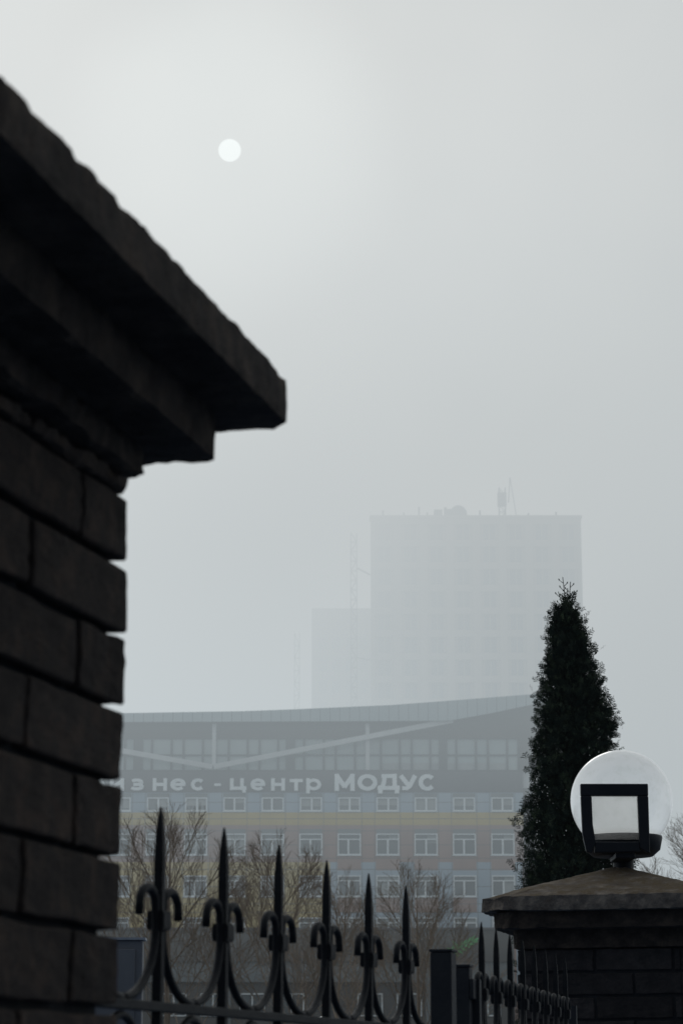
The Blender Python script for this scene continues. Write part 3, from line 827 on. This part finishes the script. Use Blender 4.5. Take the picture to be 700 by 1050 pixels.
def glyph(ch, x0, x1, z0, z1, wt=.30):
    mb = MB(); w2 = wt / 2
    X = lambda u: x0 + w2 + (x1 - x0 - wt) * u
    Z = lambda v: z0 + w2 + (z1 - z0 - wt) * v
    for k, st in enumerate(GLYPHS[ch]):
        pts = [Vector((X(u), Z(v))) for u, v in st]; closed = (pts[0] - pts[-1]).length < 1e-4
        if closed: pts = pts[:-1]
        n = len(pts); yf, yb = BY - .36 - .005 * k, BY - .06 - .003 * k
        vs = []
        for i, p in enumerate(pts):
            a = pts[(i - 1) % n] if (i or closed) else p; b = pts[(i + 1) % n] if (i < n - 1 or closed) else p
            d = (b - a).normalized(); nn = Vector((-d.y, d.x)); e = Vector((0, 0))
            ww = w2
            if not closed and n <= 4:            # square stroke ends
                if i == 0: e = -d * w2 * (.98 if n == 2 and abs(d.x * d.y) < .05 else .3)
                if i == n - 1: e = d * w2 * (.98 if n == 2 and abs(d.x * d.y) < .05 else .3)
            if abs(d.x) > .85: ww = w2 * .86
            for side in (1, -1):
                q = p + e + nn * ww * side
                vs += [(q.x, yf, q.y), (q.x, yb, q.y)]
        fs = []
        for i in range(n if closed else n - 1):
            j = (i + 1) % n; a = i * 4; b = j * 4
            fs += [(a, a + 2, b + 2, b), (a + 1, b + 1, b + 3, a + 3), (a, b, b + 1, a + 1), (a + 2, a + 3, b + 3, b + 2)]
        if not closed: fs += [(0, 1, 3, 2), ((n - 1) * 4, (n - 1) * 4 + 2, (n - 1) * 4 + 3, (n - 1) * 4 + 1)]
        mb.add(vs, fs)
    return mb.build('letter', M['letter'], sg)
zl, zh = 25.12, 26.16
for ch, a, b in (('б', -20.6, -19.55), ('и', -19.12, -17.95), ('з', -17.44, -16.25), ('н', -15.58, -14.40), ('е', -14.13, -12.85), ('с', -12.43, -11.25), ('ц', -9.20, -7.90), ('е', -7.51, -6.28), ('н', -5.81, -4.66), ('т', -4.28, -3.20), ('р', -2.91, -1.68)):
    glyph(ch, a, b, zl, zh)
glyph('-', -10.50, -9.95, 25.48, 25.76, .24)
for ch, a, b in (('М', -.57, 1.09), ('О', 1.32, 2.96), ('Д', 3.02, 4.76), ('У', 4.74, 6.24), ('С', 6.36, 7.80)):
    glyph(ch, a, b, 25.10, 26.52, .37)

# ------------------------------------------------------------------ low front building
LY = 185.0
lb = thing('shop_building', 'low brown shop block with a pale band in front of the offices', 'building', (-3, LY, 0))
mb = MB(); mb.box(-34, 13.0, LY, LY + 12, 10.52, 12.90); mb.build('upper_fascia', M['low_dark'], lb)
mb = MB(); mb.box(-34, 13.0, LY + .2, LY + 12, 9.02, 10.518); mb.build('pale_band', M['low_light'], lb)
mb = MB(); mb.box(-34, 13.0, LY + .6, LY + 12, 0, 9.018); mb.build('wall', M['low_dark'], lb)
mb = MB(); mb.box(-34.2, 13.2, LY - .25, LY + 12, 12.902, 13.05); mb.build('roof_edge', M['grey_clad'], lb)
for k in range(14):
    x = 11.0 - 2.95 * k
    if k in (4, 9): continue
    fr = MB()
    for z0, z1 in ((6.5, 8.2),):
        fr.box(x - .95, x - .85, LY + .5, LY + .59, z0, z1); fr.box(x + .85, x + .95, LY + .5, LY + .59, z0, z1)
        fr.box(x - .05, x + .05, LY + .5, LY + .59, z0, z1); fr.box(x - .85, x + .85, LY + .5, LY + .585, z1 - .1, z1); fr.box(x - .85, x + .85, LY + .5, LY + .585, z0, z0 + .1)
    f = fr.build('window', M['white_frame'], lb)
    p = MB(); p.box(x - .9, x + .9, LY + .59, LY + .598, z0 + .02, z1 - .02); p.build('pane', M['pane'], f)
for x in (-20, -8.5, -1.0, 6.5):
    mb = MB(); mb.box(x - .2, x + .2, LY - .01, LY + .6, 0, 10.5); mb.build('pier', M['low_light'], lb)
# green lit leaf emblem
ls = thing('leaf_sign', 'small green lit leaf-branch emblem on the low shop block', 'sign', (9.05, LY - .3, 11.0))
mb = MB()
def leaf(cx, cz, ang, l, wd):
    d = Vector((math.cos(ang), 0, math.sin(ang))); n = Vector((-d.z, 0, d.x)); c = Vector((cx, LY - .18, cz))
    pts = [c, c + d * l * .3 + n * wd, c + d * l * .65 + n * wd * .8, c + d * l, c + d * l * .65 - n * wd * .8, c + d * l * .3 - n * wd]
    mb.prism([(p.x, p.z) for p in pts], lambda p: Vector((p[0], LY - .20, p[1])), lambda p: Vector((p[0], LY - .12, p[1])))
for i in range(6):
    x = 8.35 + i * .28; z = 11.25 + i * .16
    leaf(x, z, R(80 - i * 6), .52, .10); leaf(x + .08, z - .05, R(-35 + i * 7), .50, .10)
leaf(9.9, 12.05, R(25), .5, .1); leaf(8.3, 11.3, R(150), .45, .1); leaf(8.6, 11.75, R(130), .4, .08)
mb.build('leaves', M['led'], ls)
mb = MB(); mb.tube([(8.1, LY - .07, 11.1), (9.0, LY - .07, 11.6), (9.95, LY - .07, 12.1)], .04, 6); mb.build('stem', M['led'], ls)

# ------------------------------------------------------------------ tower in the fog
TY = 340.0
tw = thing('tower_block', 'tall unfinished tower block fading into the fog behind the roof', 'building', (19, TY, 0))
X0, X1, TZ = 4.2, 34.5, 81.0
mb = MB(); mb.box(X0 + .3, X1 - .3, TY + .9, TY + 20, 0, TZ - .4); mb.build('body', M['tower_glass'], tw)
mb = MB()
FH = 3.3; nb = 8; bw = (X1 - X0) / nb
z = TZ
mb.box(X0, X1, TY, TY + 20.3, 0, 42)
k = 0
while z > 43:
    mb.box(X0, X1, TY, TY + .9, z - .9, z - .005); z -= FH; k += 1
for i in range(nb + 1):
    x = X0 + bw * i
    mb.box(max(X0, x - .55), min(X1, x + .55), TY - .06, TY + .895, 42.01, TZ - .02)
mb.build('concrete_frame', M['tower'], tw)
z = TZ - FH; src = None
while z > 50:
    for i in range(nb):
        x = X0 + bw * (i + .5)
        if src is None:
            f = MB(); hw = bw / 2 - .55
            f.box(-hw, hw, -.1, .0, 0, .18); f.box(-.09, .09, -.1, 0, .18, 2.4); f.box(-hw, -hw + .5, -.1, .0, .18, 2.4); f.box(hw - .5, hw, -.1, 0, .18, 2.4)
            src = f.build('window', M['tower'], None); o = src
        else:
            o = src.copy(); COL.objects.link(o)
        o.parent = tw; o.location = Vector((x, TY + .5 , z )) - tw.location
    z -= FH
mb = MB(); mb.box(X0 - .15, X1 + .15, TY - .3, TY + 2.5, TZ, TZ + .35); mb.build('roof_slab', M['tower'], tw)
mb = MB()
for x, h in ((6, .9), (9, .6), (11.2, 1.4), (12.4, .6), (20, .9), (27, .5), (31, .7)): mb.box(x - .12, x + .12, TY + .5, TY + .7, TZ + .351, TZ + .35 + h)
mb.box(13.4, 14.6, TY + 1, TY + 3, TZ + .351, TZ + 1.5)
mb.build('roof_posts', M['steel'], tw)
# annexe to the left, a little further back
an = thing('annexe_tower', 'lower fogbound wing left of the tall tower block', 'building', (0, TY + 14, 0))
mb = MB(); mb.box(-4.5, 5.6, TY + 21, TY + 36, 0, 71.8); mb.build('wall', M['tower'], an)
for i in range(4):
    for j in range(6):
        mb = MB(); mb.box(-3.4 + i * 2, -2.2 + i * 2, TY + 20.93, TY + 20.99, 49 + j * 3.3, 50.8 + j * 3.3); mb.build('window', M['tower_glass'], an)
# domed tank on the roof
dk = thing('roof_tank', 'rounded tank shape on the roof of the foggy tower', 'tank', (17, TY + 3, TZ + .36))
mb = MB(); mb.lathe([(1.25, 0), (1.3, .8), (1.2, 1.4), (.85, 1.9), (.4, 2.15), (.01, 2.2)], (17, TY + 3, TZ + .36), 24); mb.build('shell', M['steel'], dk)
mb = MB(); mb.box(14.9, 15.3, TY + 2.5, TY + 3, TZ + .36, TZ + 2.2); mb.box(15.31, 15.9, TY + 2.4, TY + 3.1, TZ + .36, TZ + 1.9); mb.build('pump_box', M['steel'], dk)
def lattice(mb, x, y, z0, z1, w, step, r=.07):
    for sx in (-w / 2, w / 2):
        for sy in (-w / 2, w / 2): mb.tube([(x + sx, y + sy, z0), (x + sx, y + sy, z1)], r, 4, smooth=False)
    z = z0; fl = 1
    while z < z1 - step * .5:
        for sy in (-w / 2, w / 2):
            mb.tube([(x - w / 2, y + sy, z), (x + w / 2, y + sy, z)], r * .8, 4, smooth=False)
            mb.tube([(x - w / 2 * fl, y + sy, z), (x + w / 2 * fl, y + sy, z + step)], r * .6, 4, smooth=False)
        z += step; fl = -fl
hm = thing('hoist_mast', 'lattice hoist mast beside the left edge of the foggy tower', 'mast', (1.75, TY - 2, 0))
mb = MB(); lattice(mb, 1.75, TY - 2, 0, 78.2, .85, 1.4, .06); mb.build('lattice', M['steel'], hm)
mb = MB(); mb.tube([(2.2, TY - 2, 73.2), (4.1, TY - .1, 72.6)], .12, 5); mb.tube([(2.2, TY - 2, 60.2), (4.1, TY - .1, 60.2)], .10, 5); mb.build('tie', M['steel'], hm)
cm = thing('crane_mast', 'thin distant crane mast left of the foggy annexe', 'mast', (-6.4, TY + 4, 0))
mb = MB(); lattice(mb, -6.4, TY + 4, 0, 65, .7, 1.8, .03); mb.build('lattice', M['steel'], cm)
rc = thing('roof_crane', 'small upright crane on the tower roof, barely visible', 'crane', (23.5, TY + 3, TZ + .36))
mb = MB(); lattice(mb, 23.4, TY + 3, TZ + .36, TZ + 5.2, .9, 1.2, .07); mb.box(22.75, 24.0, TY + 2.4, TY + 3.6, TZ + 2.5, TZ + 4.4); mb.build('mast', M['steel'], rc)
mb = MB(); mb.tube([(24.3, TY + 3, TZ + 3), (24.6, TY + 3, TZ + 6.8)], .08, 5); mb.tube([(24.6, TY + 3, TZ + 6.8), (25.5, TY + 3, TZ + .5)], .06, 5); mb.build('jib', M['steel'], rc)

# ------------------------------------------------------------------ bare trees
def bare_tree(label, x, y, h, seed, spread=1.0, trunk_r=.075, fork=.24, nlimb=15, dens=1.0):
    rnd = random.Random(seed)
    root = thing('bare_tree', label, 'tree', (x, y, 0), 'leafless young trees')
    tk = MB(); cr = MB()
    def wander(p, d, l, r0, r1, n, lift, jit):
        pts = [p.copy()]; q = p.copy(); dd = d.copy()
        for i in range(n):
            dd = (dd + Vector((rnd.gauss(0, jit), rnd.gauss(0, jit), rnd.gauss(0, jit) + lift))).normalized()
            q = q + dd * l / n; pts.append(q.copy())
        return pts, [r0 + (r1 - r0) * i / n for i in range(n + 1)]
    RAD = [(.0130, .0040), (.0056, .0028), (.0036, .0022), (.0027, .0018)]
    def branch(p, d, l, lev):
        n = (7, 5, 4, 3)[lev]
        r0, r1 = RAD[lev]
        pts, rad = wander(p, d, l, r0 * h / 6, r1 * h / 6, n, .05, (.035, .05, .06, .07)[lev])
        cr.tube(pts, rad, (5, 4, 3, 3)[lev], cap=False)
        if lev >= 3: return
        cnt = max(2, int((7.6, 4.2, 3.1)[lev] * dens * min(1.3, .55 + l * (.5, .9, 1.5)[lev]) + rnd.random()))
        for k in range(cnt):
            t = .16 + .80 * (k + rnd.random() * .8) / cnt
            i = min(int(t * n), n - 1); f = t * n - i
            a = pts[i].lerp(pts[i + 1], f); dd = (pts[i + 1] - pts[i]).normalized()
            ax = dd.orthogonal(); ax.rotate(Matrix.Rotation(rnd.uniform(0, 6.28), 3, dd))
            nd = dd.copy(); nd.rotate(Matrix.Rotation(rnd.uniform(.40, .80), 3, ax)); nd.z += .10; nd.normalize()
            branch(a, nd, l * (1.02 - t) * rnd.uniform(.55, .85) + .10, lev + 1)
    base = Vector((x, y, 0))
    pts, rad = wander(base, Vector((0, 0, 1)), h * .86, trunk_r, .010, 14, .14, .02)
    tk.tube(pts, rad, 10)
    cw = h * .40 * spread                        # half width of the fan-shaped crown
    for k in range(nlimb):
        t = fork + (.95 - fork) * (k + rnd.random() * .5) / nlimb
        i = min(int(t * 14), 13); a = pts[i].lerp(pts[i + 1], t * 14 - i)
        ang = k * 2.4 + rnd.random()
        q = (t - fork) / (1 - fork)
        rim = Vector((x + math.cos(ang) * cw * (1 - .85 * q) * rnd.uniform(.8, 1.1), y + math.sin(ang) * cw * (1 - .85 * q), a.z + h * (.44 - .30 * q) * rnd.uniform(.85, 1.1)))
        d = rim - a; l = d.length
        branch(a, d.normalized(), l, 0)
    branch(pts[-1], Vector((0, 0, 1)), h * .13, 1)
    tk.build('trunk', M['bark'], root); cr.build('crown', M['bark'], root)
    return root
bare_tree('leafless tree with fanned branches behind the two leftmost fence spears', -2.84, 40, 6.25, 21, 1.0, .075)
bare_tree('leafless tree behind the third and fourth fence spears', -1.10, 45, 6.25, 22, .95, .07)
bare_tree('leafless tree rising between the last fence spear and gate', 1.50, 50, 6.1, 23, 1.05, .07)
bare_tree('faint slim leafless tree between two fuller ones at mid picture', -.25, 60, 6.9, 24, .8, .06, dens=.8)
bare_tree('leafless tree at right edge behind the globe lamp', 6.75, 45, 6.6, 25, 1.1, .07)

# ------------------------------------------------------------------ tall thuja
def thuja(label, cx, cy, H):
    rnd = random.Random(77)
    root = thing('thuja_tree', label, 'tree', (cx, cy, 0))
    tk = MB()
    tk.tube([(cx, cy, 0), (cx + .01, cy, 2), (cx - .01, cy, 4), (cx - .03, cy, H - .35)], [.09, .07, .04, .012], 8)
    tk.build('trunk', M['thuja_bark'], root)
    vs = []; fs = []
    # outline: half width by height
    prof = [(.3, .30), (1.2, .46), (2.4, .50), (3.38, .420), (3.7, .385), (4.1, .345), (4.6, .275), (4.9, .212), (5.15, .145), (5.33, .088), (5.50, .045), (5.66, .012)]
    def hw(z):
        for (a, b), (c, d) in zip(prof[:-1], prof[1:]):
            if a <= z <= c: return b + (d - b) * (z - a) / (c - a)
        return .02
    def axis(z): return -.0 + (.02 if z < 4.9 else .02 - (z - 4.9) * .08)
    def leafq(p, d, nrm, l, w):
        s = d.cross(nrm)
        if s.length < 1e-6: s = d.orthogonal()
        s = s.normalized() * w
        n = len(vs); vs.extend([p, p + d * l * .5 + s, p + d * l, p + d * l * .5 - s]); fs.append((n, n + 1, n + 2, n + 3))
    def spray(p, d, size):
        # flat fan of scale leaves: stem with side shoots, each shoot with short tips
        nrm = Vector((rnd.gauss(0, 1), rnd.gauss(0, 1), rnd.gauss(0, .5))).normalized()
        nrm = (nrm - d * nrm.dot(d)).normalized(); s = d.cross(nrm)
        leafq(p, d, nrm, size, .0030)
        for k in range(3):
            t = .2 + .26 * k
            for sg in (-1, 1):
                q = p + d * size * t; dd = (d * .75 + s * sg * rnd.uniform(.5, .8) + nrm * rnd.uniform(-.2, .2)).normalized()
                l = size * (.55 - .12 * k) * rnd.uniform(.8, 1.2)
                leafq(q, dd, nrm, l, .0036)
                q2 = q + dd * l * .5; leafq(q2, (dd + s * sg * .6).normalized(), nrm, l * .6, .0034)
    # irregular clumps: each clump is an upswept branch carrying sprays
    for c in range(3900):
        z = rnd.uniform(.4, 2.9) if rnd.random() < .12 else 2.9 + 2.6 * rnd.random() ** 1.25
        ang = rnd.uniform(0, 2 * math.pi)
        lump = 1 + .15 * noise.noise(Vector((math.cos(ang) * 1.6, math.sin(ang) * 1.6, z * 2.6))) + .22 * noise.noise(Vector((math.cos(ang) * 3, math.sin(ang) * 3, z * 6)))
        q_ = rnd.random() ** .5
        r = hw(z) * lump * q_
        o = Vector((math.cos(ang), math.sin(ang), 0))
        p = Vector((cx + axis(z), cy, z)) + o * r
        up = (o * rnd.uniform(.2, .9) + Vector((0, 0, 1))).normalized()
        if q_ < .70:                             # inner growth: short broad scales
            for k in range(8):
                d = (up + Vector((rnd.gauss(0, .5), rnd.gauss(0, .5), rnd.gauss(0, .4)))).normalized()
                leafq(p + Vector((rnd.gauss(0, .03), rnd.gauss(0, .03), rnd.gauss(0, .05))), d, Vector((rnd.gauss(0, 1), -1, rnd.gauss(0, .4))), rnd.uniform(.04, .08), .012)
            continue
        for k in range(6):
            q = p + Vector((rnd.gauss(0, .032), rnd.gauss(0, .032), rnd.gauss(0, .050)))
            d = (up + Vector((rnd.gauss(0, .38), rnd.gauss(0, .38), rnd.gauss(0, .3)))).normalized()
            spray(q, d, rnd.uniform(.045, .095))
    # the stray side branch on the right and two leaders at the very top
    for k in range(120):
        q = Vector((cx + .300 + rnd.gauss(0, .042), cy - .05 + rnd.gauss(0, .05), 4.52 + rnd.gauss(0, .055)))
        spray(q, Vector((.4 + rnd.gauss(0, .3), rnd.gauss(0, .4), 1)).normalized(), rnd.uniform(.04, .075))
    me = bpy.data.meshes.new('crown'); o0 = Vector((cx, cy, 0))
    me.from_pydata([tuple(v - o0) for v in vs], [], fs); me.materials.append(M['thuja'])
    o = bpy.data.objects.new('crown', me); COL.objects.link(o); o.parent = root
    sh = MB(); b = Vector((cx - .02, cy, 5.42))
    for tip, kk in (((-.020, 5.815), 6), ((.045, 5.775), 5), ((.075, 5.70), 5), ((-.060, 5.69), 4), ((.02, 5.72), 4)):
        t = Vector((cx - .02 + tip[0], cy, tip[1])); mid = b.lerp(t, .55) + Vector((.008, 0, 0))
        sh.tube([b, mid, t], [.0045, .004, .003], 4)
        for j in range(kk):
            f = .45 + .5 * j / kk; a = b.lerp(t, f); sg = (-1) ** j
            e = a + Vector((sg * .030, rnd.gauss(0, .01), .028)); sh.tube([a, e], [.003, .0025], 4)
            sh.tube([e, e + Vector((sg * .006, 0, .014))], [.0055, .004], 4)
    sh.build('leader_shoots', M['thuja'], root)
    return root
thuja('tall dark conical thuja evergreen behind the globe lamp', 1.905, 20.0, 5.75)

# ------------------------------------------------------------------ render settings
SC.view_settings.view_transform = 'Standard'; SC.view_settings.look = 'None'; SC.view_settings.exposure = 0
SC.render.engine = 'CYCLES'
cy = SC.cycles
cy.use_denoising = True
cy.max_bounces = 10; cy.transparent_max_bounces = 24; cy.transmission_bounces = 8; cy.volume_bounces = 0
cy.volume_step_rate = .6; cy.volume_max_steps = 256
